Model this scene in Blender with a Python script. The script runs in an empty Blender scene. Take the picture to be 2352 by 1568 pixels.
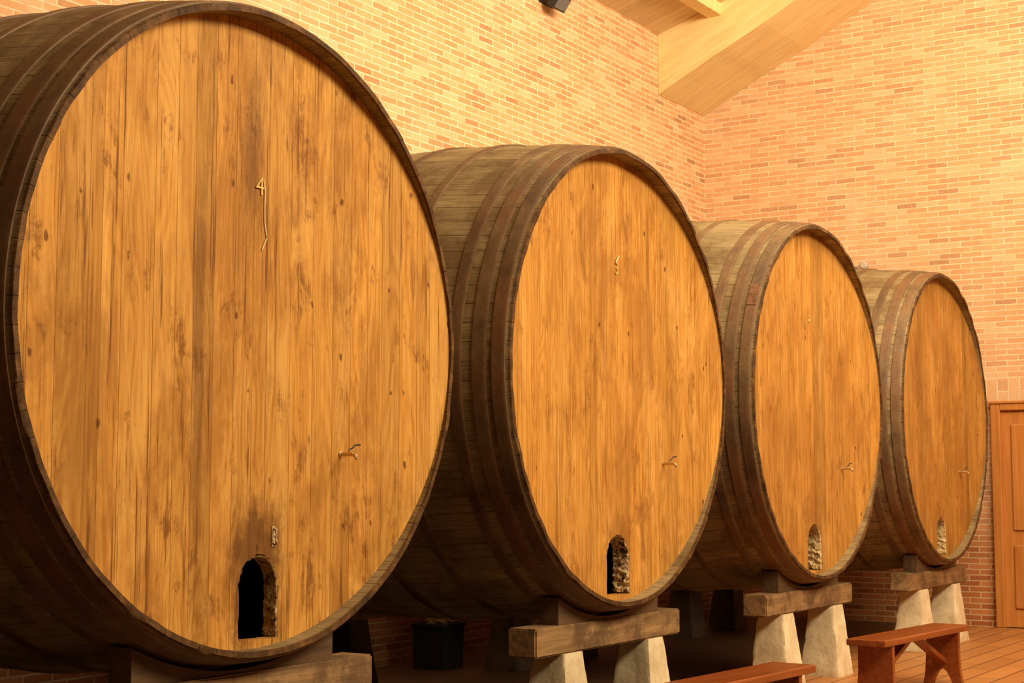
import bpy, bmesh, math, random
from mathutils import Vector, Matrix, noise
random.seed(4)
S = bpy.context.scene
COL = S.collection
PI = math.pi
S.view_settings.view_transform = 'Standard'
S.view_settings.look = 'None'

# ------------------------------------------------------------------ survey: camera and measuring
FPX = 3550.0
AL, PT = math.radians(32.2), math.radians(5.39)
FW = Vector((math.cos(AL), math.sin(AL), 0)); RT = Vector((math.sin(AL), -math.cos(AL), 0))
CAM = -6.336*FW+0.99*RT; CAM.z = 1.445
BX = [0.0, 3.165, 6.275, 9.46]               # barrel centres along the row
def ray(px, py):
    u, v = px-1176.0, 784.0-py
    den = FPX*math.cos(PT)-v*math.sin(PT)
    return FW+RT*(u/den)+Vector((0, 0, (FPX*math.sin(PT)+v*math.cos(PT))/den))
def hit(px, py, axis, val):
    d = ray(px, py); return CAM+d*((val-CAM[axis])/d[axis])

# ------------------------------------------------------------------ node helpers
def new_mat(name):
    m = bpy.data.materials.new(name); m.use_nodes = True
    nt = m.node_tree
    return m, nt, nt.nodes['Principled BSDF']
class G:
    def __init__(s, nt): s.nt = nt
    def n(s, t, **kw):
        nd = s.nt.nodes.new(t)
        for k, v in kw.items(): setattr(nd, k, v)
        return nd
    def put(s, sock, v):
        if isinstance(v, bpy.types.NodeSocket): s.nt.links.new(v, sock)
        else: sock.default_value = v
    def math(s, op, a, b=0.0, c=None, clamp=False):
        nd = s.n('ShaderNodeMath', operation=op); nd.use_clamp = clamp
        s.put(nd.inputs[0], a); s.put(nd.inputs[1], b)
        if c is not None: s.put(nd.inputs[2], c)
        return nd.outputs[0]
    def mix(s, f, a, b, mode='MIX'):
        nd = s.n('ShaderNodeMix', data_type='RGBA', blend_type=mode)
        s.put(nd.inputs[0], f)
        s.put(nd.inputs[6], a if isinstance(a, bpy.types.NodeSocket) else (*a, 1))
        s.put(nd.inputs[7], b if isinstance(b, bpy.types.NodeSocket) else (*b, 1))
        return nd.outputs[2]
    def ramp(s, f, stops, interp='LINEAR'):
        nd = s.n('ShaderNodeValToRGB'); cr = nd.color_ramp; cr.interpolation = interp
        while len(cr.elements) < len(stops): cr.elements.new(0.5)
        for e, (p, c) in zip(cr.elements, stops):
            e.position = p; e.color = (*c, 1) if not isinstance(c, (int, float)) else (c, c, c, 1)
        s.put(nd.inputs[0], f); return nd.outputs[0]
    def noise(s, vec, scale, detail=4, rough=0.55, dist=0.0, w=None):
        nd = s.n('ShaderNodeTexNoise', noise_dimensions='4D' if w is not None else '3D')
        s.put(nd.inputs['Vector'], vec); nd.inputs['Scale'].default_value = scale
        nd.inputs['Detail'].default_value = detail; nd.inputs['Roughness'].default_value = rough
        nd.inputs['Distortion'].default_value = dist
        if w is not None: s.put(nd.inputs['W'], w)
        return nd.outputs[0]
    def xyz(s, x, y, z):
        nd = s.n('ShaderNodeCombineXYZ')
        for i, v in enumerate((x, y, z)): s.put(nd.inputs[i], v)
        return nd.outputs[0]
    def sep(s, v):
        nd = s.n('ShaderNodeSeparateXYZ'); s.put(nd.inputs[0], v); return nd.outputs
    def grey(s, v):
        tc = s.n('ShaderNodeCombineColor')
        for i in range(3): s.put(tc.inputs[i], v)
        return tc.outputs[0]
    def coord(s, which='Object'): return s.n('ShaderNodeTexCoord').outputs[which]
    def rand(s): return s.n('ShaderNodeObjectInfo').outputs['Random']
    def bump(s, h, strength, dist, bsdf):
        nd = s.n('ShaderNodeBump'); nd.inputs['Strength'].default_value = strength
        nd.inputs['Distance'].default_value = dist; s.put(nd.inputs['Height'], h)
        s.nt.links.new(nd.outputs[0], bsdf.inputs['Normal'])
    def smooth(s, v, a, b):
        nd = s.n('ShaderNodeMapRange', interpolation_type='SMOOTHSTEP')
        s.put(nd.inputs[0], v); nd.inputs[1].default_value = a; nd.inputs[2].default_value = b
        return nd.outputs[0]

def simple(name, col, rough=0.6, metal=0.0, var=0.0, scale=8.0, bump=0.0):
    m, nt, b = new_mat(name); g = G(nt)
    b.inputs['Roughness'].default_value = rough; b.inputs['Metallic'].default_value = metal
    n_ = g.noise(g.coord(), scale, 5)
    lo = tuple(c*(1-var) for c in col); hi = tuple(min(1, c*(1+var)) for c in col)
    g.put(b.inputs['Base Color'], g.ramp(n_, [(0.3, lo), (0.7, hi)]))
    if bump: g.bump(n_, bump, 0.02, b)
    return m

def head_mat(name, seed, tint, stains, blot, drip):
    """stains: (x, z, half width, half height, strength) damp patches on the boards"""
    m, nt, b = new_mat(name); g = G(nt)
    x, y, z = g.sep(g.coord()); rw = float(seed)
    W = g.math('ADD', g.math('MULTIPLY', x, 8.2), rw*3.7)
    def vor(feature):
        v = g.n('ShaderNodeTexVoronoi', voronoi_dimensions='1D', feature=feature); v.inputs['Randomness'].default_value = 1.0
        v.inputs['Scale'].default_value = 1.0; g.put(v.inputs['W'], W); return v
    v1, v2 = vor('F1'), vor('DISTANCE_TO_EDGE')
    pr, pg, pb = g.sep(v1.outputs['Color'])
    off = g.math('MULTIPLY', pr, 40.0)
    wob = g.noise(g.xyz(x, off, g.math('MULTIPLY', z, 0.5)), 3.0, 3, 0.5, 0, rw)
    xw = g.math('ADD', x, g.math('MULTIPLY', wob, 0.06))
    grain = g.noise(g.xyz(xw, off, g.math('MULTIPLY', z, 0.014)), 105, 5, 0.75, 0.0, rw)
    grain2 = g.noise(g.xyz(xw, off, g.math('MULTIPLY', z, 0.045)), 30, 5, 0.68, 0.0, rw)
    fig = g.noise(g.xyz(x, off, g.math('MULTIPLY', z, 0.12)), 4.5, 2, 0.5, 0.3, rw)
    bands = g.math('MULTIPLY_ADD', g.math('SINE', g.math('MULTIPLY', fig, 150.0)), 0.5, 0.5)
    gv = g.math('ADD', g.math('MULTIPLY', grain, 0.56), g.math('MULTIPLY', grain2, 0.36))
    gv = g.math('ADD', gv, g.math('MULTIPLY', bands, 0.08))
    col = g.ramp(gv, [(0.35, (0.37, 0.158, 0.025)), (0.49, (0.61, 0.300, 0.058)), (0.63, (0.76, 0.43, 0.105))])
    tone = g.math('MULTIPLY_ADD', pg, 0.30, 0.80)
    tone = g.math('SUBTRACT', tone, g.math('MULTIPLY', g.smooth(pb, 0.8, 0.88), 0.18))
    col = g.mix(1.0, col, g.grey(tone), 'MULTIPLY')
    # worn, paler yellow areas
    pl = g.noise(g.xyz(g.math('MULTIPLY', x, 1.8), off, g.math('MULTIPLY', z, 0.6)), 1.8, 6, 0.65, 0.3, rw+5.0)
    col = g.mix(g.math('MULTIPLY', g.smooth(pl, 0.50, 0.68), 0.45), col, (0.80, 0.475, 0.135))
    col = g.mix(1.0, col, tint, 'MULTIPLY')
    # broad weathered staining, ragged along the grain
    st = g.noise(g.xyz(g.math('MULTIPLY', x, 1.7), 0.0, g.math('MULTIPLY', z, 0.75)), 1.6, 9, 0.72, 0.4, rw)
    st = g.math('ADD', st, g.math('MULTIPLY_ADD', grain, 0.4, -0.2))
    st = g.math('ADD', st, g.math('MULTIPLY_ADD', pg, 0.10, -0.05))
    col = g.mix(g.math('MULTIPLY', g.smooth(st, 0.46, 0.62), 0.56), col, (0.26, 0.098, 0.016))
    # long drips and cracks
    dr = g.noise(g.xyz(x, 3.0, g.math('MULTIPLY', z, 0.026)), 32, 5, 0.7, 0.12, rw)
    dl = g.noise(g.xyz(x, 7.0, z), 1.5, 3, 0.5, 0.0, rw)
    dm = g.math('MULTIPLY', g.smooth(dr, 0.555, 0.63), g.smooth(dl, 0.38, 0.53))
    col = g.mix(g.math('MULTIPLY', dm, drip), col, (0.145, 0.048, 0.01))
    # dark blotches, drawn out along the grain
    st2 = g.noise(g.xyz(x, 0.0, g.math('MULTIPLY', z, 0.5)), 5.2, 10, 0.74, 0.4, rw+2.0)
    sb = g.math('ADD', st2, g.math('MULTIPLY_ADD', grain, 0.3, -0.15))
    col = g.mix(g.math('MULTIPLY', g.smooth(sb, 0.55, 0.64), blot), col, (0.17, 0.058, 0.011))
    # knots
    kv = g.n('ShaderNodeTexVoronoi', voronoi_dimensions='3D'); kv.inputs['Scale'].default_value = 3.8
    st3 = g.noise(g.xyz(x, 4.0, z), 16, 5, 0.7, 0.3, rw)
    g.put(kv.inputs['Vector'], g.xyz(g.math('MULTIPLY', x, 1.7), rw, g.math('MULTIPLY', z, 1.0)))
    kd = g.math('ADD', kv.outputs['Distance'], g.math('MULTIPLY_ADD', st3, 0.32, -0.16))
    km = g.math('SUBTRACT', 1.0, g.smooth(kd, 0.035, 0.08))
    col = g.mix(g.math('MULTIPLY', km, 0.82), col, (0.115, 0.038, 0.009))
    # damp stains
    for sx, sz, sw, sh, sf in stains:
        ex = g.math('POWER', g.math('ABSOLUTE', g.math('DIVIDE', g.math('SUBTRACT', x, sx), sw)), 4.0)
        ez = g.math('POWER', g.math('ABSOLUTE', g.math('DIVIDE', g.math('SUBTRACT', z, sz), sh)), 4.0)
        d = g.math('POWER', g.math('ADD', ex, ez), 0.25)
        nz = g.noise(g.xyz(x, 0.0, g.math('MULTIPLY', z, 0.45)), 8, 9, 0.78, 0.3, rw+9.0)
        d = g.math('ADD', d, g.math('MULTIPLY_ADD', nz, 2.4, -1.2))
        hm = g.math('MULTIPLY', g.math('SUBTRACT', 1.0, g.smooth(d, 0.5, 1.2)), sf)
        col = g.mix(hm, col, (0.105, 0.038, 0.012))
    groove = g.math('SUBTRACT', 1.0, g.smooth(v2.outputs['Distance'], 0.003, 0.021))
    groove = g.math('MULTIPLY', groove, g.smooth(grain2, 0.34, 0.58))
    col = g.mix(g.math('MULTIPLY', groove, 0.8), col, (0.09, 0.03, 0.007))
    g.put(b.inputs['Base Color'], col)
    b.inputs['Roughness'].default_value = 0.58
    b.inputs['Specular IOR Level'].default_value = 0.18
    g.bump(g.math('SUBTRACT', g.math('MULTIPLY', gv, 0.8), g.math('MULTIPLY', groove, 0.6)), 0.42, 0.006, b)
    return m

def stave_mat():
    m, nt, b = new_mat('barrel_stave_wood'); g = G(nt)
    u, v, _ = g.sep(g.coord('UV')); rw = g.math('MULTIPLY', g.rand(), 31.0)
    U = g.math('MULTIPLY', u, 84.0)
    fr = g.math('FRACT', U); cell = g.math('FLOOR', U)
    wn = g.n('ShaderNodeTexWhiteNoise', noise_dimensions='1D'); g.put(wn.inputs['W'], g.math('ADD', cell, rw))
    edge = g.math('MINIMUM', fr, g.math('SUBTRACT', 1.0, fr))
    groove = g.math('SUBTRACT', 1.0, g.smooth(edge, 0.012, 0.045))
    gr = g.noise(g.xyz(g.math('MULTIPLY', U, 1.4), g.math('MULTIPLY', v, 0.7), 0.0), 6, 6, 0.65, 0.1, rw)
    big = g.noise(g.coord(), 2.6, 8, 0.72, 0.4, rw)
    col = g.ramp(gr, [(0.3, (0.175, 0.120, 0.052)), (0.5, (0.30, 0.228, 0.11)), (0.7, (0.41, 0.325, 0.172))])
    col = g.mix(g.math('MULTIPLY', g.smooth(big, 0.43, 0.61), 0.75), col, (0.145, 0.085, 0.032))
    col = g.mix(1.0, col, g.grey(g.math('MULTIPLY_ADD', wn.outputs[0], 0.3, 0.78)), 'MULTIPLY')
    oy = g.sep(g.coord())[1]
    rim = g.math('SUBTRACT', 1.0, g.smooth(oy, 0.004, 0.02))
    groove = g.math('MULTIPLY', groove, g.math('MULTIPLY_ADD', wn.outputs[0], 0.5, 0.15))
    col = g.mix(groove, col, (0.04, 0.022, 0.009))
    dk = g.ramp(g.noise(g.coord(), 10, 8, 0.75, 0.3, rw), [(0.36, (0.035, 0.015, 0.005)), (0.52, (0.10, 0.045, 0.013)), (0.68, (0.25, 0.125, 0.038))])
    dk = g.mix(g.math('MULTIPLY', groove, 1.0), dk, (0.015, 0.008, 0.003))
    col = g.mix(g.math('MULTIPLY', rim, 0.95), col, dk)
    g.put(b.inputs['Base Color'], col); b.inputs['Roughness'].default_value = 0.68
    b.inputs['Specular IOR Level'].default_value = 0.22
    g.bump(g.math('SUBTRACT', g.math('ADD', g.math('MULTIPLY', gr, 0.4), g.math('MULTIPLY', big, 0.6)), groove), 0.55, 0.010, b)
    return m

def hoop_mat():
    m, nt, b = new_mat('rusty_hoop_iron'); g = G(nt)
    rw = g.math('MULTIPLY', g.rand(), 23.0); c = g.coord()
    v = g.sep(g.coord('UV'))[1]; oy = g.sep(c)[1]
    n1 = g.noise(c, 3.0, 8, 0.7, 0.4, rw); n2 = g.noise(c, 40, 4, 0.6, 0, rw)
    col = g.ramp(n1, [(0.36, (0.08, 0.044, 0.018)), (0.5, (0.15, 0.088, 0.036)), (0.66, (0.23, 0.145, 0.063))])
    red = g.math('MULTIPLY', g.smooth(g.noise(c, 1.6, 6, 0.65, 0.3, rw), 0.45, 0.61), 0.65)
    red = g.math('MULTIPLY', red, g.math('SUBTRACT', 1.0, g.math('MULTIPLY', g.smooth(oy, 0.2, 0.35), 0.8)))   # rust is worst on the front hoops
    edge = g.math('SUBTRACT', 1.0, g.smooth(g.math('ABSOLUTE', g.math('SUBTRACT', v, 0.012)), 0.002, 0.012))
    red = g.math('MAXIMUM', red, g.math('MULTIPLY', edge, 0.25))
    col = g.mix(red, col, (0.21, 0.085, 0.026))
    col = g.mix(g.math('MULTIPLY', g.smooth(n2, 0.5, 0.7), 0.4), col, (0.065, 0.035, 0.014))
    g.put(b.inputs['Base Color'], col); b.inputs['Roughness'].default_value = 0.6
    b.inputs['Metallic'].default_value = 0.05
    g.bump(g.math('ADD', n1, g.math('MULTIPLY', n2, 0.5)), 0.25, 0.005, b)
    return m

def brick_mat(name, ax, bw=0.23, rh=0.059, ox=0.0, low=1, pale=0.0):
    m, nt, b = new_mat(name); g = G(nt)
    c = g.sep(g.coord())
    a, bb = (c[ax[0]], c[ax[1]])
    vec0 = g.xyz(g.math('ADD', a, ox), bb, 0.0)
    w1 = g.noise(vec0, 9, 3); w2 = g.noise(g.xyz(bb, a, 5.0), 9, 3)
    vec = g.xyz(g.math('ADD', g.math('ADD', a, ox), g.math('MULTIPLY_ADD', w1, 0.016, -0.008)), g.math('ADD', bb, g.math('MULTIPLY_ADD', w2, 0.010, -0.005)), 0.0)
    br = g.n('ShaderNodeTexBrick'); br.offset = 0.5
    g.put(br.inputs['Vector'], vec)
    br.inputs['Color1'].default_value = (0, 0, 0, 1); br.inputs['Color2'].default_value = (1, 1, 1, 1)
    br.inputs['Mortar'].default_value = (0.5, 0.5, 0.5, 1)
    for k, v in (('Scale', 1.0), ('Mortar Size', 0.0072), ('Mortar Smooth', 0.18), ('Bias', 0.0), ('Brick Width', bw), ('Row Height', rh)):
        br.inputs[k].default_value = v
    col = g.ramp(br.outputs['Color'], [(0.0, (0.42, 0.21, 0.095)), (0.1, (0.58, 0.285, 0.125)), (0.4, (0.65, 0.335, 0.148)), (0.75, (0.68, 0.38, 0.18)), (1.0, (0.73, 0.47, 0.255))])
    n3 = g.noise(vec0, 26, 5, 0.7)
    col = g.mix(g.math('MULTIPLY', g.smooth(n3, 0.48, 0.72), 0.38), col, (0.77, 0.54, 0.32))
    n4 = g.noise(vec0, 14, 4, 0.7)
    col = g.mix(g.math('MULTIPLY', g.smooth(n4, 0.57, 0.71), 0.4), col, (0.45, 0.265, 0.135))
    mort = g.ramp(g.noise(vec0, 5.0, 6, 0.7), [(0.35, (0.60, 0.44, 0.275)), (0.5, (0.75, 0.58, 0.375)), (0.68, (0.87, 0.71, 0.48))])
    col = g.mix(br.outputs['Fac'], col, mort)
    big = g.noise(vec0, 0.8, 4, 0.6)
    col = g.mix(g.math('MULTIPLY_ADD', g.smooth(big, 0.45, 0.7), 0.14, pale), col, (0.83, 0.67, 0.45))
    if low:   # lower courses are redder; on the back wall shade is painted in too
        lm = g.math('SUBTRACT', 1.0, g.smooth(g.math('ADD', bb, g.math('MULTIPLY', big, 0.8)), 0.7, 2.7))
        k = 1.15 if low == 1 else 0.5
        rb = g.ramp(br.outputs['Color'], [(0.0, (0.30*k, 0.088*k, 0.026*k)), (1.0, (0.52*k, 0.185*k, 0.056*k))])
        rb = g.mix(br.outputs['Fac'], rb, (0.55*k, 0.37*k, 0.19*k))
        col = g.mix(g.math('MULTIPLY', lm, 0.92), col, rb)
    g.put(b.inputs['Base Color'], col); b.inputs['Roughness'].default_value = 0.85
    b.inputs['Specular IOR Level'].default_value = 0.2
    g.bump(g.math('SUBTRACT', g.math('MULTIPLY', n3, 0.3), br.outputs['Fac']), 0.5, 0.008, b)
    return m

def floor_mat():
    m, nt, b = new_mat('floor_boards'); g = G(nt)
    c = g.sep(g.coord()); vec = g.xyz(c[0], c[1], 0.0)
    br = g.n('ShaderNodeTexBrick'); br.offset = 0.37; g.put(br.inputs['Vector'], vec)
    br.inputs['Color1'].default_value = (0.38, 0.155, 0.042, 1); br.inputs['Color2'].default_value = (0.54, 0.24, 0.068, 1)
    br.inputs['Mortar'].default_value = (0.1, 0.04, 0.014, 1)
    for k, v in (('Scale', 1.0), ('Mortar Size', 0.008), ('Mortar Smooth', 0.1), ('Bias', 0.0), ('Brick Width', 0.9), ('Row Height', 0.2)):
        br.inputs[k].default_value = v
    n1 = g.noise(g.xyz(g.math('MULTIPLY', c[0], 0.15), c[1], 0.0), 24, 5)
    col = g.mix(g.math('MULTIPLY', n1, 0.5), br.outputs['Color'], (0.3, 0.12, 0.032))
    # shade painted into the boards under and before the nearest barrels to cut bounce
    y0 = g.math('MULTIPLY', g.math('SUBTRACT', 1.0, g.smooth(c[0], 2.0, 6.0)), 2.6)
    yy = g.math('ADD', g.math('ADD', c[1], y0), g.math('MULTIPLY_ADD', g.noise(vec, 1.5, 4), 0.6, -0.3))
    painted_shade = g.smooth(yy, 0.2, 1.3)
    col = g.mix(g.math('MULTIPLY', painted_shade, 0.92), col, (0.03, 0.014, 0.006))
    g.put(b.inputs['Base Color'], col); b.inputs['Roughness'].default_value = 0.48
    g.bump(g.math('MULTIPLY', br.outputs['Fac'], -1.0), 0.4, 0.004, b)
    return m

def wood_mat(name, lo, hi, axis=0, stretch=0.06, scale=30, rough=0.5, boards=0.0, board_axis=1, stain=None, bump=0.25, stain_f=0.8):
    m, nt, b = new_mat(name); g = G(nt)
    c = list(g.sep(g.coord())); rw = g.math('MULTIPLY', g.rand(), 17.0)
    v = list(c); v[axis] = g.math('MULTIPLY', v[axis], stretch)
    gr = g.noise(g.xyz(*v), scale, 6, 0.6, 0.4, rw)
    col = g.ramp(gr, [(0.28, lo), (0.7, hi)])
    if boards:
        U = g.math('DIVIDE', c[board_axis], boards); fr = g.math('FRACT', U)
        wn = g.n('ShaderNodeTexWhiteNoise', noise_dimensions='1D'); g.put(wn.inputs['W'], g.math('FLOOR', U))
        col = g.mix(1.0, col, g.grey(g.math('MULTIPLY_ADD', wn.outputs[0], 0.22, 0.86)), 'MULTIPLY')
        e = g.math('MINIMUM', fr, g.math('SUBTRACT', 1.0, fr))
        gv = g.math('SUBTRACT', 1.0, g.smooth(e, 0.01, 0.05))
        col = g.mix(g.math('MULTIPLY', gv, 0.3), col, tuple(x*0.4 for x in lo))
    if stain:
        s1 = g.noise(g.coord(), 3.5, 8, 0.72, 0.5, rw)
        col = g.mix(g.math('MULTIPLY', g.smooth(s1, 0.43, 0.6), stain_f), col, stain)
    g.put(b.inputs['Base Color'], col); b.inputs['Roughness'].default_value = rough
    g.bump(gr, bump, 0.008, b)
    return m

def glulam_mat():
    m, nt, b = new_mat('glulam_pine'); g = G(nt)
    x, y, z = g.sep(g.coord())
    q = g.math('ADD', g.math('MULTIPLY', y, 0.5), z)          # the laminations climb with the beam
    lam = g.math('DIVIDE', q, 0.06); cell = g.math('FLOOR', lam); fr = g.math('FRACT', lam)
    xl = g.math('FLOOR', g.math('DIVIDE', x, 0.2))
    wn = g.n('ShaderNodeTexWhiteNoise', noise_dimensions='2D'); g.put(wn.inputs['Vector'], g.xyz(cell, xl, 0.0))
    gr = g.noise(g.xyz(g.math('MULTIPLY', x, 1.0), g.math('MULTIPLY', y, 0.12), q), 18, 5, 0.55, 0.3)
    col = g.ramp(gr, [(0.3, (0.80, 0.57, 0.23)), (0.5, (0.87, 0.66, 0.30)), (0.7, (0.92, 0.74, 0.37))])
    col = g.mix(1.0, col, g.grey(g.math('MULTIPLY_ADD', wn.outputs[0], 0.07, 0.93)), 'MULTIPLY')
    e = g.math('SUBTRACT', 1.0, g.smooth(g.math('MINIMUM', fr, g.math('SUBTRACT', 1.0, fr)), 0.01, 0.05))
    col = g.mix(g.math('MULTIPLY', e, 0.15), col, (0.5, 0.32, 0.13))
    g.put(b.inputs['Base Color'], col); b.inputs['Roughness'].default_value = 0.6
    return m

def stone_mat(name, lo, hi):
    m, nt, b = new_mat(name); g = G(nt); c = g.coord(); rw = g.math('MULTIPLY', g.rand(), 9.0)
    n1 = g.noise(c, 5, 8, 0.7, 0.3, rw); n2 = g.noise(c, 40, 5, 0.75, 0, rw)
    col = g.ramp(n1, [(0.34, lo), (0.62, hi)])
    col = g.mix(g.math('MULTIPLY', g.smooth(n2, 0.52, 0.7), 0.35), col, tuple(x*0.8 for x in lo))
    g.put(b.inputs['Base Color'], col); b.inputs['Roughness'].default_value = 0.92
    g.bump(g.math('ADD', n1, g.math('MULTIPLY', n2, 0.5)), 0.5, 0.015, b)
    return m

def crust_mat(name, lo, hi, dark, t0, t1):
    m, nt, b = new_mat(name); g = G(nt); c = g.coord(); rw = g.math('MULTIPLY', g.rand(), 9.0)
    n1 = g.noise(c, 22, 6, 0.7, 0.3, rw); n2 = g.noise(c, 34, 5, 0.68, 0.4, rw)
    col = g.ramp(n1, [(0.35, lo), (0.62, hi)])
    col = g.mix(g.smooth(n2, t0, t1), col, dark)
    g.put(b.inputs['Base Color'], col); b.inputs['Roughness'].default_value = 0.95
    g.bump(g.math('SUBTRACT', n1, n2), 0.8, 0.02, b)
    return m

M = dict(
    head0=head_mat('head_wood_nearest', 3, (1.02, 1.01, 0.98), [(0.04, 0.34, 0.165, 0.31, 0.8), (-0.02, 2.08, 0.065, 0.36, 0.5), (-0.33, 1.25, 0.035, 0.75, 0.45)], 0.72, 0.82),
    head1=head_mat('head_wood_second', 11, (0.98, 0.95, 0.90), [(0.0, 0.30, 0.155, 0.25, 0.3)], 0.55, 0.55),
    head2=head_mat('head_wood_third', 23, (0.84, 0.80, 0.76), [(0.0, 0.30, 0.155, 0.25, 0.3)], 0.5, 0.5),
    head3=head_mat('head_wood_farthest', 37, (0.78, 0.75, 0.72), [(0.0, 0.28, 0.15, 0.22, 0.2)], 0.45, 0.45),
    stave=stave_mat(), hoop=hoop_mat(),
    crust=crust_mat('hatch_crust', (0.54, 0.37, 0.15), (0.82, 0.66, 0.40), (0.06, 0.03, 0.011), 0.515, 0.57),
    pale=crust_mat('hatch_pale_crust', (0.56, 0.39, 0.16), (0.80, 0.62, 0.33), (0.18, 0.09, 0.028), 0.55, 0.63),
    edge=crust_mat('hatch_worn_edge', (0.44, 0.25, 0.08), (0.76, 0.54, 0.25), (0.12, 0.055, 0.018), 0.52, 0.60),
    back=brick_mat('brick_back', (0, 2), low=2), right=brick_mat('brick_right', (1, 2), ox=0.11, pale=0.12),
    soldier=brick_mat('brick_soldier', (2, 1), bw=0.26, rh=0.115, ox=0.02, low=0, pale=0.2),
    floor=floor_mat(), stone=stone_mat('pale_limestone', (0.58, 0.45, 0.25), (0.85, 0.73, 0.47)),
    painted_shade=stone_mat('shaded_limestone', (0.045, 0.028, 0.013), (0.10, 0.066, 0.031)),  # dark copy of the limestone, shade painted in for the rear pillars
    beam=wood_mat('weathered_oak', (0.15, 0.08, 0.028), (0.42, 0.25, 0.10), 0, 0.06, 26, 0.75, stain=(0.085, 0.042, 0.015), bump=0.7, stain_f=0.75),
    saddle=wood_mat('dark_oak', (0.06, 0.03, 0.011), (0.15, 0.08, 0.028), 0, 0.06, 26, 0.75, bump=0.5),
    bench=wood_mat('varnished_red_wood', (0.18, 0.042, 0.010), (0.34, 0.092, 0.021), 0, 0.05, 30, 0.25),
    door=wood_mat('door_wood', (0.42, 0.15, 0.028), (0.6, 0.25, 0.055), 2, 0.06, 24, 0.45),
    glulam=glulam_mat(),
    ceil=wood_mat('ceiling_pine', (0.6, 0.42, 0.2), (0.76, 0.57, 0.3), 1, 0.06, 18, 0.65, 0.12, 0),
    brass=simple('brass', (0.80, 0.58, 0.17), 0.38, 0.3, 0.15, 20),
    steel=simple('tap_brass', (0.62, 0.46, 0.24), 0.3, 0.8, 0.15, 20),
    rust=simple('plate_rust', (0.17, 0.075, 0.028), 0.65, 0.05, 0.4, 24),
    black=simple('black_plastic', (0.02, 0.019, 0.018), 0.45, 0.0, 0.2, 10),
    tub=simple('tub_plastic', (0.010, 0.008, 0.006), 0.85, 0.0, 0.2, 10),
    glass=simple('lamp_glass', (0.12, 0.12, 0.12), 0.12, 0.0, 0.1, 4),
    cord=simple('pale_cord', (0.88, 0.74, 0.42), 0.8, 0.0, 0.08, 30),
    white=simple('white_plastic', (0.5, 0.45, 0.36), 0.4, 0.0, 0.05, 10),
    bag=simple('pale_sack', (0.16, 0.11, 0.06), 0.85, 0.0, 0.3, 12, 0.5),
)

# ------------------------------------------------------------------ mesh helpers
def link(name, bm, mat, parent=None, smooth=False, loc=None):
    me = bpy.data.meshes.new(name)
    bmesh.ops.recalc_face_normals(bm, faces=bm.faces[:])
    bm.to_mesh(me); bm.free()
    o = bpy.data.objects.new(name, me); COL.objects.link(o)
    if mat: me.materials.append(mat)
    if smooth:
        for p in me.polygons: p.use_smooth = True
        me.set_sharp_from_angle(angle=math.radians(38))
    if parent: o.parent = parent
    if loc: o.location = loc
    return o
def tag(o, label=None, cat=None, group=None, kind=None):
    if label: o['label'] = label
    if cat: o['category'] = cat
    if group: o['group'] = group
    if kind: o['kind'] = kind
    return o
def empty(name, loc, rz=0):
    o = bpy.data.objects.new(name, None); COL.objects.link(o)
    o.location = loc; o.rotation_euler = (0, 0, rz); o.empty_display_size = 0.2
    return o
def box(bm, x0, x1, y0, y1, z0, z1, bev=0.0, mtx=None):
    t = bmesh.new()
    bmesh.ops.create_cube(t, size=1)
    for v in t.verts:
        v.co = Vector(((x0+x1)/2+v.co.x*(x1-x0), (y0+y1)/2+v.co.y*(y1-y0), (z0+z1)/2+v.co.z*(z1-z0)))
    if bev: bmesh.ops.bevel(t, geom=t.edges[:], offset=bev, segments=2, affect='EDGES', profile=0.5)
    if mtx: bmesh.ops.transform(t, matrix=mtx, verts=t.verts)
    me = bpy.data.meshes.new('tmp'); t.to_mesh(me); t.free(); bm.from_mesh(me); bpy.data.meshes.remove(me)
    return bm
def prism(bm, pts, axis, a, b, bev=0.0):
    t = bmesh.new()
    f = (lambda p, s: (s, p[0], p[1])) if axis == 'x' else (lambda p, s: (p[0], s, p[1])) if axis == 'y' else (lambda p, s: (p[0], p[1], s))
    A = [t.verts.new(f(p, a)) for p in pts]; B = [t.verts.new(f(p, b)) for p in pts]
    t.faces.new(A); t.faces.new(B[::-1]); n = len(pts)
    for i in range(n): t.faces.new((A[i], A[(i+1) % n], B[(i+1) % n], B[i]))
    bmesh.ops.recalc_face_normals(t, faces=t.faces[:])
    if bev:
        es = [e for e in t.edges if e.calc_face_angle(0) > 0.6]
        bmesh.ops.bevel(t, geom=es, offset=bev, segments=2, affect='EDGES', profile=0.5)
    me = bpy.data.meshes.new('tmp'); t.to_mesh(me); t.free(); bm.from_mesh(me); bpy.data.meshes.remove(me)
    return bm
def lathe_y(bm, prof, cz, seg=168, closed=False):
    uv = bm.loops.layers.uv.verify()
    rings = []
    for r, y in prof:
        rings.append([bm.verts.new((r*math.sin(2*PI*k/seg), y, cz+r*math.cos(2*PI*k/seg))) for k in range(seg)])
    L = [0]
    for i in range(1, len(prof)): L.append(L[-1]+math.dist(prof[i], prof[i-1]))
    n = len(prof)
    for i in range(n if closed else n-1):
        j = (i+1) % n
        li, lj = L[i], L[j] if j else L[i]+0.06
        for k in range(seg):
            q = (k+1) % seg
            f = bm.faces.new((rings[i][k], rings[i][q], rings[j][q], rings[j][k]))
            for lp, (uu, vv) in zip(f.loops, ((k, li), (k+1, li), (k+1, lj), (k, lj))):
                lp[uv].uv = (uu/seg, vv)
    return bm
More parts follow.
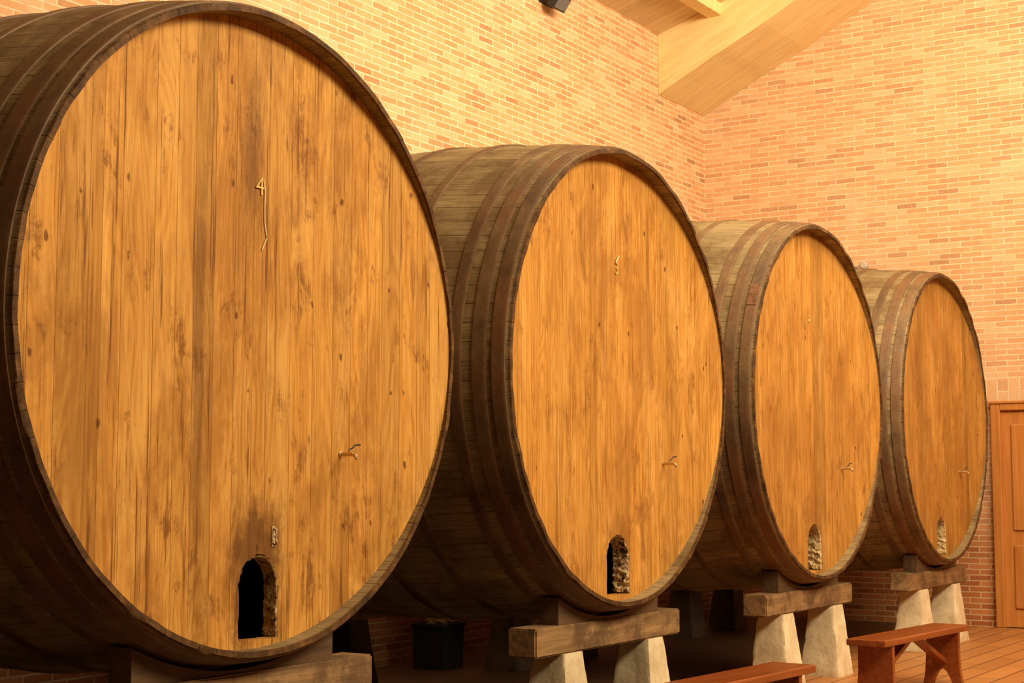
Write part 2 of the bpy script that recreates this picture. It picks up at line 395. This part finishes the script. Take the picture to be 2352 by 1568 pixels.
def tube(bm, pts, rad, sides=8):
    pts = [Vector(p) for p in pts]; rings = []
    rads = rad if isinstance(rad, (list, tuple)) else [rad]*len(pts)
    up = Vector((0.13, 0.2, 1)).normalized()
    for i, p in enumerate(pts):
        d = (pts[min(i+1, len(pts)-1)]-pts[max(i-1, 0)]).normalized()
        a = d.cross(up)
        if a.length < 1e-3: a = d.cross(Vector((1, 0, 0)))
        a.normalize(); b_ = d.cross(a)
        rings.append([bm.verts.new(p+rads[i]*(a*math.cos(2*PI*k/sides)+b_*math.sin(2*PI*k/sides))) for k in range(sides)])
    for A, B in zip(rings, rings[1:]):
        for k in range(sides): bm.faces.new((A[k], A[(k+1) % sides], B[(k+1) % sides], B[k]))
    bm.faces.new(rings[0]); bm.faces.new(rings[-1][::-1])
    return bm
def mesh_from(ob):
    COL.objects.link(ob); dg = bpy.context.evaluated_depsgraph_get(); dg.update()
    me = bpy.data.meshes.new_from_object(ob.evaluated_get(dg))
    COL.objects.unlink(ob); bpy.data.objects.remove(ob)
    return me

# ------------------------------------------------------------------ the room
XW = hit(2300, 1440, 2, 0.0).x
YW = hit(1618, 400, 0, XW).y
SL = 0.30
CZ0 = hit(1495, 70, 1, YW).z
bm = box(bmesh.new(), -9, XW+0.2, -9, YW+0.2, -0.15, 0.0)
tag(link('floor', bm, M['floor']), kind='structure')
bm = box(bmesh.new(), -9, XW+0.2, YW, YW+0.2, 0.0, 8.0)
tag(link('wall_back', bm, M['back']), kind='structure')
bm = box(bmesh.new(), XW, XW+0.2, -9, YW, 0.0, 10.5)
tag(link('wall_right', bm, M['right']), kind='structure')
def cz(y): return CZ0+SL*(YW-y)
bm = prism(bmesh.new(), [(YW, cz(YW)), (-9, cz(-9)), (-9, cz(-9)+0.15), (YW, cz(YW)+0.15)], 'x', -9, XW)
tag(link('ceiling', bm, M['ceil']), kind='structure')

# haunched glulam rafter beside the end wall
bx0, bx1 = hit(1512, 232, 1, YW).x, XW
zb0 = hit(1617, 267, 1, YW).z
k1 = hit(1850, 112, 0, XW); k2 = hit(2012, 0, 0, XW)
ye = YW-0.004
def arc(t, sag=0.02):                        # the soffit bends gently between the wall and the crown
    y = ye+(k1.y-ye)*t; z = zb0+(k1.z-zb0)*t
    return (y, z+sag*4*t*(1-t)*0.6)
lowpts = [arc(k/8) for k in range(9)]+[((k1.y+k2.y)/2, (k1.z+k2.z)/2+0.012), (k2.y, k2.z)]
sl2 = (k2.z-k1.z)/(k1.y-k2.y)
y4 = k2.y-0.5; lowpts.append((y4, min(k2.z+sl2*0.8*0.5, cz(y4)-0.12)))
for yy in (y4-0.8, -3, -8.5): lowpts.append((yy, cz(yy)-0.12-0.02*(y4-yy)))
bm = prism(bmesh.new(), lowpts+[(-8.5, cz(-8.5)-0.002), (ye, cz(ye)-0.002)], 'x', bx0, bx1-0.003, 0.0)
tag(link('roof_beam', bm, M['glulam']), 'broad pale laminated timber roof beam rising along the end wall from the corner', 'roof beam')
yp = hit(1656, 27, 0, bx0).y
bm = prism(bmesh.new(), [(yp+0.16, cz(yp+0.16)-0.002), (yp+0.16, cz(yp)-0.15), (yp, cz(yp)-0.14), (yp, cz(yp)-0.002)], 'x', 2.0, bx0, 0.006)
tag(link('purlin', bm, M['glulam']), 'slim pale wooden purlin under the ceiling butting into the broad roof beam', 'purlin')

# door in the end wall
dp = hit(2278, 922, 0, XW)
dl, dh = dp.y, dp.z
dr = dl-1.05
door = tag(link('door_1', box(bmesh.new(), XW-0.04, XW-0.001, dr+0.1, dl-0.1, 0.01, dh-0.1), M['door']), kind='structure')
bm = bmesh.new()
box(bm, XW-0.085, XW-0.001, dl-0.1, dl, 0, dh, 0.01); box(bm, XW-0.085, XW-0.001, dr, dr+0.1, 0, dh, 0.01)
box(bm, XW-0.085, XW-0.001, dr+0.1, dl-0.1, dh-0.1, dh, 0.01); box(bm, XW-0.1, XW-0.001, dr-0.02, dl+0.02, dh-0.03, dh, 0.008)
link('door_frame', bm, M['door'], door)
for y0, y1 in ((dl-0.5, dl-0.2), (dl-0.87, dl-0.57)):
    for z0, z1 in ((0.2, 0.85), (1.0, 2.1)):
        bm = box(bmesh.new(), XW-0.062, XW-0.038, y0, y1, z0, z1, 0.012)
        link('door_panel', bm, M['door'], door)
bm = bmesh.new(); tube(bm, [(XW-0.04, dl-0.91, 1.05), (XW-0.09, dl-0.91, 1.05), (XW-0.09, dl-0.81, 1.05)], 0.01); link('door_handle', bm, M['brass'], door, True)
bm = box(bmesh.new(), XW-0.006, XW-0.0005, dr-0.1, dl+0.06, dh+0.003, dh+0.23)
tag(link('trim_1', bm, M['soldier']), kind='structure')

# ------------------------------------------------------------------ barrel
RO, RI, LEN, ZC, BUL = 1.332, 1.303, 2.7, 2.093, 0.12
HY, SAG = 0.012, 0.085                       # the head sits inside the rim and is bowed inwards across its planks
ZB = ZC-RO
HS = [(0.024, 0.098), (0.130, 0.208), (0.270, 0.335), (0.63, 0.68), (1.0, 1.05)]
HT = 0.009
def hy(x): return HY+SAG*max(0.0, 1-(x/RI)**2)
def prof(y): return RO+BUL*(1-((y-LEN/2)/(LEN/2))**2)
def make_barrel(hx, hw, lump, thick, jit, hmat, cmat):
    root = empty('barrel', (0, 0, ZB))
    n = 28
    outer = [(prof(LEN*i/n), LEN*i/n) for i in range(n+1)]
    inner = [(min(prof(y)-0.06, 1.36) if 0.3 < y < LEN-0.3 else RI, y) for r, y in reversed(outer)]
    outer[0] = (RO-0.006, 0.0); outer.insert(1, (RO+0.001, 0.008))
    bm = lathe_y(bmesh.new(), outer+inner, RO, 336, True)
    # the stave ends are uneven and worn
    for v in bm.verts:
        if v.co.y < 0.001:
            a = math.atan2(v.co.x, v.co.z-RO); k = math.floor(a/(2*PI)*84)
            v.co.y += 0.006*noise.noise(Vector((k*3.7, 1.3, hx*9)))+0.004*noise.noise(Vector((v.co.x*9, v.co.z*9, hx)))
            rr = 1+0.0026*noise.noise(Vector((v.co.x*6, v.co.z*6, 2+hx*5)))
            v.co.x *= rr; v.co.z = RO+(v.co.z-RO)*rr
    link('staves', bm, M['stave'], root, True)
    for hi, (a, b_) in enumerate(HS+[(LEN-b2, LEN-a2) for a2, b2 in HS]):
        t = HT
        pr = [(prof(a)-0.004, a), (prof(a)+t-0.002, a), (prof(a)+t, a+0.003)]
        pr += [(prof(a+(b_-a)*k/4)+t, a+(b_-a)*k/4) for k in range(1, 4)]
        pr += [(prof(b_)+t, b_-0.003), (prof(b_)+t-0.002, b_), (prof(b_)-0.004, b_)]
        bm = lathe_y(bmesh.new(), pr, RO, 168, False)
        link('hoop', bm, M['hoop'], root, True)
    hz0, hzs = 0.062, 0.272
    rnd = random.Random(2)
    hole = [(hx-hw, hz0), (hx+hw*0.5, hz0), (hx+hw, hz0)]
    hole += [(hx+hw, hz0+(hzs-hz0)*k/6) for k in range(1, 6)]
    for k in range(0, 25):
        a = PI*k/24
        hole.append((hx+hw*math.cos(a), hzs+0.135*math.sin(a)))
    hole += [(hx-hw, hzs-(hzs-hz0)*k/6) for k in range(1, 6)]
    hole = [(px+rnd.uniform(-jit, jit), max(hz0, pz+rnd.uniform(-jit, jit)*0.6)) for px, pz in hole]
    def disc(withhole, front):
        cu = bpy.data.curves.new('c', 'CURVE'); cu.dimensions = '2D'; cu.fill_mode = 'BOTH'; cu.extrude = 0.5
        loops = [[((RI+0.003)*math.cos(2*PI*k/168), RO+(RI+0.003)*math.sin(2*PI*k/168)) for k in range(168)]]
        if withhole: loops.append(hole)
        for lp in loops:
            sp = cu.splines.new('POLY'); sp.points.add(len(lp)-1); sp.use_cyclic_u = True
            for q, p in zip(sp.points, lp): q.co = (p[0], p[1], 0, 1)
        me = mesh_from(bpy.data.objects.new('c', cu))
        bm = bmesh.new(); bm.from_mesh(me); bmesh.ops.remove_doubles(bm, verts=bm.verts, dist=1e-5)
        for v in bm.verts: v.co = Vector((v.co.x, -v.co.z, v.co.y))
        for k in range(-15, 16):
            bmesh.ops.bisect_plane(bm, geom=bm.verts[:]+bm.edges[:]+bm.faces[:], dist=1e-5, plane_co=(k*0.0805, 0, 0), plane_no=(1, 0, 0))
        for v in bm.verts:
            dep = hy(v.co.x)+thick*(v.co.y+0.5)
            v.co.y = dep if front else LEN-dep
        return bm
    link('head', disc(True, True), hmat, root, True)
    link('head', disc(False, False), hmat, root, True)
    path = [(hx+hw, hz0+(hzs-hz0)*k/40) for k in range(41)]+[(hx+hw*math.cos(PI*k/44), hzs+0.135*math.sin(PI*k/44)) for k in range(1, 30)]
    bm = bmesh.new(); rows = []
    cxh, czh = hx, 0.23
    for i, (px, pz) in enumerate(path):
        row = []
        fade = max(0.1, 1-i/len(path))
        for j in range(17):
            y = hy(px)-0.002+(thick+0.01)*j/16
            nn_ = 0.7*noise.noise((pz*15, y*16, 3.3))+0.6*noise.noise((pz*42, y*44, 7.3))+0.35*noise.noise((pz*90, y*90, 1.3))
            amt = (0.002+jit*0.7+lump*fade*max(0, nn_+0.3))*(1 if 0 < j else 0.25)
            d = Vector((cxh-px, 0, (czh-pz)*0.4)).normalized()
            row.append(bm.verts.new((px+d.x*amt, y, pz+d.z*amt)))
        rows.append(row)
    for A, B in zip(rows, rows[1:]):
        for j in range(16): bm.faces.new((A[j], A[j+1], B[j+1], B[j]))
    o = link('hatch_lining', bm, cmat, root, True); o['label'] = 'worn crusted edge of the arched hatch'
    q0 = hit(808, 1038, 1, hy(0.58)-0.04); q1 = hit(1532, 1067, 1, hy(0.58)-0.04)
    tx, tz = (q0.x+q1.x-BX[1])/2, (q0.z+q1.z)/2-ZB
    h0 = hy(tx)
    bm = bmesh.new()
    tube(bm, [(tx, h0+.005, tz), (tx, h0-.004, tz), (tx, h0-.006, tz), (tx, h0-0.036, tz), (tx, h0-0.056, tz), (tx, h0-0.058, tz), (tx, h0-0.074, tz)], [0.015, 0.015, 0.0085, 0.0085, 0.0085, 0.012, 0.012], 14)
    tube(bm, [(tx, h0-0.068, tz), (tx-0.006, h0-0.084, tz-0.004), (tx-0.01, h0-0.093, tz-0.013), (tx-0.01, h0-0.096, tz-0.025)], [0.0088, 0.0088, 0.008, 0.007], 12)
    tube(bm, [(tx, h0-0.047, tz), (tx, h0-0.047, tz+0.021)], 0.006, 10)
    tap = link('tap', bm, M['steel'], root, True)
    bm = bmesh.new(); tube(bm, [(tx, h0-0.047, tz+0.019), (tx+0.015, h0-0.052, tz+0.025), (tx+0.033, h0-0.055, tz+0.04), (tx+0.065, h0-0.058, tz+0.042)], [0.0045, 0.004, 0.004, 0.0045], 8)
    link('lever', bm, M['black'], tap, True)
    return root
def copy_tree(o, parent=None):
    c = o.copy(); COL.objects.link(c); c.parent = parent
    for ch in list(o.children): copy_tree(ch, c)
    return c
labels = ['nearest and largest-looking round cider barrel at left, marked with brass number 4',
          'second barrel from the left, marked with brass number 3',
          'third barrel from the left, with a tiny brass number 2',
          'farthest barrel, next to the wooden door, without a readable number']
b0 = make_barrel(0.05, 0.12, 0.013, 0.06, 0.007, M['head0'], M['edge']); b1 = make_barrel(0.0, 0.135, 0.032, 0.09, 0.006, M['head1'], M['crust'])
barrels = [b0, b1, copy_tree(b1), copy_tree(b1)]
for i in (2, 3):
    for ch in barrels[i].children:
        mt_ = M['head%d' % i] if ch.name.startswith('head') else M['pale'] if ch.name.startswith('hatch_lining') else None
        if mt_:
            ch.material_slots[0].link = 'OBJECT'; ch.material_slots[0].material = mt_
def number_mesh(ch, size):
    cu = bpy.data.curves.new('t', 'FONT'); cu.body = ch; cu.size = size; cu.extrude = 0.003; cu.align_x = 'CENTER'; cu.offset = -0.0012
    me = mesh_from(bpy.data.objects.new('t', cu))
    for v in me.vertices: v.co = Vector((v.co.x, -0.004-v.co.z, v.co.y))
    return me
npx = [(595, 447), (1415, 630), (1858, 739)]
for i, b_ in enumerate(barrels):
    b_.location = (BX[i], 0, ZB)
    tag(b_, labels[i], 'barrel', 'great wooden barrels in a row')
    if i < 3:
        me = number_mesh('432'[i], (0.112, 0.105, 0.07)[i]); me.materials.append(M['brass'])
        o = bpy.data.objects.new('number', me); COL.objects.link(o); o.parent = b_
        q = hit(*npx[i], 1, hy(0))
        o.location = (q.x-BX[i], hy(q.x-BX[i]), q.z-ZB); o['label'] = 'brass numeral ' + '432'[i]
# small pale latch above the hatch of the nearest barrel
q = hit(627, 1230, 1, hy(0)); lx, lz = q.x, q.z-ZB
hc = hy(lx)
bm = bmesh.new(); box(bm, lx-0.012, lx+0.012, hc-0.006, hc+0.004, lz-0.045, lz+0.04, 0.002)
tube(bm, [(lx-0.004, hc-0.004, lz+0.03), (lx-0.004, hc-0.02, lz+0.028), (lx-0.006, hc-0.022, lz-0.02), (lx+0.008, hc-0.012, lz-0.035)], 0.005, 8)
link('latch', bm, M['crust'], barrels[0])
# riveted lap plate on the front hoop of the third barrel
bm = bmesh.new(); rows = []
ya, yb = HS[0][0]+0.004, HS[0][1]-0.004
PA = -62.0
for k in range(9):
    a = math.radians(PA-1.0+7.5*k/8)
    rows.append([bm.verts.new((r*math.sin(a), y, RO+r*math.cos(a))) for y, r in ((ya, prof(ya)+HT), (ya, prof(ya)+HT+0.004), (yb, prof(yb)+HT+0.004), (yb, prof(yb)+HT))])
for A, B in zip(rows, rows[1:]):
    for j in range(3): bm.faces.new((A[j], A[j+1], B[j+1], B[j]))
bm.faces.new(rows[0]); bm.faces.new(rows[-1][::-1])
for k in range(6):
    a = math.radians(PA+0.3+2.45*(k//2)); y = ya+(yb-ya)*(0.28 if k % 2 else 0.72); r = prof(y)+HT+0.002
    bmesh.ops.create_icosphere(bm, subdivisions=2, radius=0.006, matrix=Matrix.Translation((r*math.sin(a), y, RO+r*math.cos(a))))
o = link('hoop_plate', bm, M['rust'], barrels[2], True); o['label'] = 'reddish riveted plate joining the hoop'

# cords hanging at the numerals
def hp(px, py, o=-0.005): return tuple(hit(px, py, 1, hy(0)+o))
bm = tube(bmesh.new(), [hp(602, 412, -0.007), hp(607, 416), hp(609, 440), hp(608, 470), hp(608, 510), hp(611, 530), hp(613, 548), hp(606, 562), hp(602, 575)], 0.0026, 6)
tag(link('cord', bm, M['cord'], None, True), 'long pale cord hanging beside the brass number 4', 'cord')
bm = tube(bmesh.new(), [hp(1415, 604, -0.012), hp(1417, 597, -0.010), hp(1422, 588, -0.007)], 0.004, 6)
tag(link('cord', bm, M['cord'], None, True), 'short pale scrap of cord just above the brass number 3', 'cord')

# ------------------------------------------------------------------ supports
BT, BH = 0.69, 0.155
YS = 0.215
which = ['the barrel marked 4', 'the barrel marked 3', 'the barrel marked 2', 'the farthest barrel by the door']
def beam_mesh():
    bm = bmesh.new(); bmesh.ops.create_cube(bm, size=1)
    for v in bm.verts: v.co = Vector((v.co.x*1.74, v.co.y*0.18, (v.co.z+0.5)*BH))
    bmesh.ops.bevel(bm, geom=bm.edges[:], offset=0.009, segments=2, affect='EDGES')
    return bm
def saddle_mesh():
    R = prof(YS+0.05)+0.0135; W = 0.6; pts = [(-W, 0.001), (W, 0.001)]
    for k in range(0, 25):
        x = W-2*W*k/24
        pts.append((x, max(0.004, ZC-BT-math.sqrt(R*R-x*x))))
    return prism(bmesh.new(), pts, 'y', -0.06, 0.06)
def pillar_mesh(seed):
    bm = bmesh.new(); bmesh.ops.create_cube(bm, size=1)
    bmesh.ops.subdivide_edges(bm, edges=bm.edges[:], cuts=15, use_grid_fill=True)
    H = BT-BH
    for v in bm.verts:
        c = v.co.copy(); h = c.z+0.5
        w = 0.335-0.125*h
        edgy = sum(1 for q in (abs(c.x), abs(c.y), abs(c.z)) if q > 0.45)
        p = Vector((c.x*w, c.y*w*0.95, h*H))
        nz = noise.noise(Vector((c.x*3+seed*7, c.y*3, c.z*4)))
        nf = noise.noise(Vector((c.x*9+seed*3, c.y*9, c.z*12)))
        k = 1+0.03*nz+0.018*nf
        if edgy >= 2: k -= 0.02+0.10*max(0, nf)
        p.x *= k; p.y *= k
        v.co = p
    return bm
proto_beam = proto_sad = None
for i in range(4):
    for rear in (0, 1):
        y = YS if not rear else LEN-YS
        side = 'front' if not rear else 'rear'
        if proto_beam is None:
            bo = proto_beam = link('support_beam', beam_mesh(), M['beam']); so = proto_sad = link('saddle_block', saddle_mesh(), M['saddle'])
        else:
            bo = proto_beam.copy(); COL.objects.link(bo); so = proto_sad.copy(); COL.objects.link(so)
        bo.location = (BX[i], y, BT-BH); so.location = (BX[i], y-0.01 if not rear else y+0.01, BT)
        tag(bo, f'{side} squared timber crossbeam under {which[i]}', 'beam', 'timber beams under the barrels')
        tag(so, f'{side} dark curved wooden saddle cradling {which[i]}', 'saddle', 'saddle blocks under the barrels')
        for s in (-1, 1):
            po = link('stone_pillar', pillar_mesh(i*4+rear*2+s+3), M['painted_shade' if rear else 'stone'], None, True, (BX[i]+s*0.5+0.02, y, 0))
            tag(po, f'{"left" if s < 0 else "right"} {side} tapered {"shade-darkened" if rear else "pale"} stone pillar under {which[i]}', 'pillar', 'stone pillars under the barrels')

# ------------------------------------------------------------------ benches
SH = 0.43
def make_bench(L):
    root = empty('bench', (0, 0, 0)); h = L/2
    link('seat', box(bmesh.new(), -h, h, -0.14, 0.14, SH-0.045, SH, 0.008), M['bench'], root)
    zt = SH-0.045
    for s in (-1, 1):
        pts = [(-0.15, 0), (-0.075, 0), (-0.06, 0.045), (-0.03, 0.10), (0, 0.12), (0.03, 0.10), (0.06, 0.045), (0.075, 0), (0.15, 0), (0.135, 0.08), (0.125, 0.2), (0.125, zt), (-0.125, zt), (-0.125, 0.2), (-0.135, 0.08)]
        lx = s*(h-0.17)
        link('leg', prism(bmesh.new(), pts, 'x', lx-0.02, lx+0.02, 0.003), M['bench'], root)
        a = Vector((lx-s*0.018, 0, 0.17)); b_ = Vector((s*0.09, 0, zt-0.01)); d = b_-a
        ang = math.atan2(d.z, d.x)
        mt = Matrix.Translation((a+b_)/2) @ Matrix.Rotation(-ang, 4, 'Y')
        link('brace', box(bmesh.new(), -d.length/2, d.length/2, -0.035, 0.035, -0.018, 0.018, 0.003, mt), M['bench'], root)
    return root
fl_, nr_ = hit(1943, 1466, 2, SH), hit(2226, 1434, 2, SH)
dd = nr_-fl_; D = math.hypot(dd.x, dd.y); BL = math.sqrt(D*D-0.28**2)
ba = math.atan2(dd.y, dd.x)+math.atan2(0.28, BL)
bn = make_bench(BL); mid = (fl_+nr_)/2; bn.location = (mid.x, mid.y, 0); bn.rotation_euler.z = ba
tag(bn, 'reddish brown wooden bench by the stone pillars of the two farthest barrels', 'bench', 'wooden benches in front of the barrels')
b2 = copy_tree(bn); nr2 = hit(1875, 1526, 2, SH)
tt = Vector((math.cos(ba), math.sin(ba), 0)); nn = Vector((-math.sin(ba), math.cos(ba), 0))
mid = nr2-tt*BL/2+nn*0.14
b2.location = (mid.x, mid.y, 0)
tag(b2, 'reddish brown wooden bench cut off by the bottom edge, before the barrel marked 3', 'bench', 'wooden benches in front of the barrels')

# ------------------------------------------------------------------ small things
tp = hit(1030, 1535, 2, 0.0); tp.y = min(tp.y+0.1, YW-0.25)
tub = empty('tub', tuple(tp))
bm = bmesh.new()
def frust(bm, w0, w1, z0, z1):
    A = [bm.verts.new((sx*w0, sy*w0, z0)) for sx, sy in ((-1, -1), (1, -1), (1, 1), (-1, 1))]
    B = [bm.verts.new((sx*w1, sy*w1, z1)) for sx, sy in ((-1, -1), (1, -1), (1, 1), (-1, 1))]
    for k in range(4): bm.faces.new((A[k], A[(k+1) % 4], B[(k+1) % 4], B[k]))
    return A, B
A, B = frust(bm, 0.142, 0.15, 0, 0.36); bm.faces.new(A)
A2, B2 = frust(bm, 0.13, 0.138, 0.02, 0.36); bm.faces.new(A2)
for k in range(4): bm.faces.new((B[k], B[(k+1) % 4], B2[(k+1) % 4], B2[k]))
link('bucket', bm, M['tub'], tub)
bm = bmesh.new(); box(bm, -0.162, 0.162, -0.162, -0.150, 0.33, 0.36, 0.003); box(bm, -0.162, 0.162, 0.150, 0.162, 0.33, 0.36, 0.003)
box(bm, -0.162, -0.150, -0.150, 0.150, 0.33, 0.36, 0.003); box(bm, 0.150, 0.162, -0.150, 0.150, 0.33, 0.36, 0.003)
link('rim', bm, M['tub'], tub)
tag(tub, 'dark square tub in the shadow by the back wall behind the barrel marked 3', 'tub')
bm = bmesh.new(); bmesh.ops.create_icosphere(bm, subdivisions=4, radius=1)
for v in bm.verts:
    c = v.co.copy(); k = 1+0.28*noise.noise(c*2.3)+0.1*noise.noise(c*6)
    v.co = Vector((c.x*0.112*k, c.y*0.105*k, c.z*0.07*k))
sk = link('crumpled_bag', bm, M['bag'], None, True, (tp.x, tp.y, 0.345))
tag(sk, 'pale crumpled bag stuffed in the top of the dark tub', 'bag')

fq = hit(1283, 4, 1, YW-0.15)
fl = empty('floodlight', (fq.x, YW, fq.z))
bm = bmesh.new(); mt = Matrix.Translation((0, -0.15, 0.0)) @ Matrix.Rotation(math.radians(35), 4, 'X')
box(bm, -0.12, 0.12, -0.05, 0.04, -0.075, 0.075, 0.012, mt)
for k in range(5): box(bm, -0.1+k*0.046, -0.084+k*0.046, 0.04, 0.065, -0.06, 0.06, 0.0, mt)
link('housing', bm, M['black'], fl)
link('lens', box(bmesh.new(), -0.1, 0.1, -0.056, -0.049, -0.06, 0.06, 0.0, mt), M['glass'], fl)
bm = bmesh.new()
for s in (-1, 1): tube(bm, [(s*0.126, -0.15, 0.0), (s*0.126, -0.08, 0.02), (s*0.126, -0.005, 0.02)], 0.008, 8)
box(bm, -0.135, 0.135, -0.012, 0.0, -0.01, 0.05)
link('bracket', bm, M['black'], fl)
tag(fl, 'small black floodlight on the brick back wall just under the ceiling', 'floodlight')

wq = hit(1985, 610, 0, XW-0.08)
wf = empty('wall_lamp', (XW, wq.y, wq.z))
bm = bmesh.new(); tube(bm, [(0.0, 0.14, -0.01), (-0.03, 0.14, -0.01)], 0.035, 16); link('wall_plate', bm, M['white'], wf, True)
bm = bmesh.new(); tube(bm, [(-0.03, 0.14, -0.01), (-0.07, 0.14, -0.005), (-0.08, 0.08, 0.0), (-0.08, 0.03, 0.0)], 0.012, 10); link('arm', bm, M['white'], wf, True)
bm = bmesh.new(); tube(bm, [(-0.05, 0, 0.0), (-0.06, 0, 0.0), (-0.11, 0, 0.0), (-0.125, 0, 0.0)], [0.03, 0.045, 0.045, 0.03], 20); link('lamp_head', bm, M['white'], wf, True)
tag(wf, 'small pale round fitting on a short arm on the end wall above the farthest barrel', 'wall light')

# ------------------------------------------------------------------ lights
def area(name, loc, target, sx, sy, power, col):
    l = bpy.data.lights.new(name, 'AREA'); l.shape = 'RECTANGLE'; l.size = sx; l.size_y = sy; l.energy = power; l.color = col
    o = bpy.data.objects.new(name, l); COL.objects.link(o); o.location = loc
    o.rotation_euler = (Vector(target)-Vector(loc)).to_track_quat('-Z', 'Y').to_euler()
    return o
WARM = (1.0, 0.795, 0.54)
area('front_key', (2.8, -7.6, 7.3), (3.2, 0.2, 2.4), 7.5, 2.2, 1300, WARM)  # added area lamp for the barrel fronts, no skylight modelled there
area('skylight_roof', (6.2, -0.8, 6.9), (6.8, 2.2, 3.4), 8.5, 1.2, 205, WARM)
area('end_fill', (5.2, -2.6, 6.2), (11.3, 1.2, 5.2), 2.2, 1.2, 235, WARM)  # added area lamp brightening the end wall and roof beam
w = bpy.data.worlds.new('world'); S.world = w; w.use_nodes = True
w.node_tree.nodes['Background'].inputs[0].default_value = (1.0, 0.78, 0.48, 1)
w.node_tree.nodes['Background'].inputs[1].default_value = 0.004

# ------------------------------------------------------------------ camera
cam = bpy.data.cameras.new('camera'); co = bpy.data.objects.new('camera', cam); COL.objects.link(co)
cam.sensor_width = 36; cam.lens = FPX/2352*36; cam.clip_end = 200
co.location = CAM
d = Vector((math.cos(AL)*math.cos(PT), math.sin(AL)*math.cos(PT), math.sin(PT)))
co.rotation_euler = d.to_track_quat('-Z', 'Y').to_euler()
S.camera = co
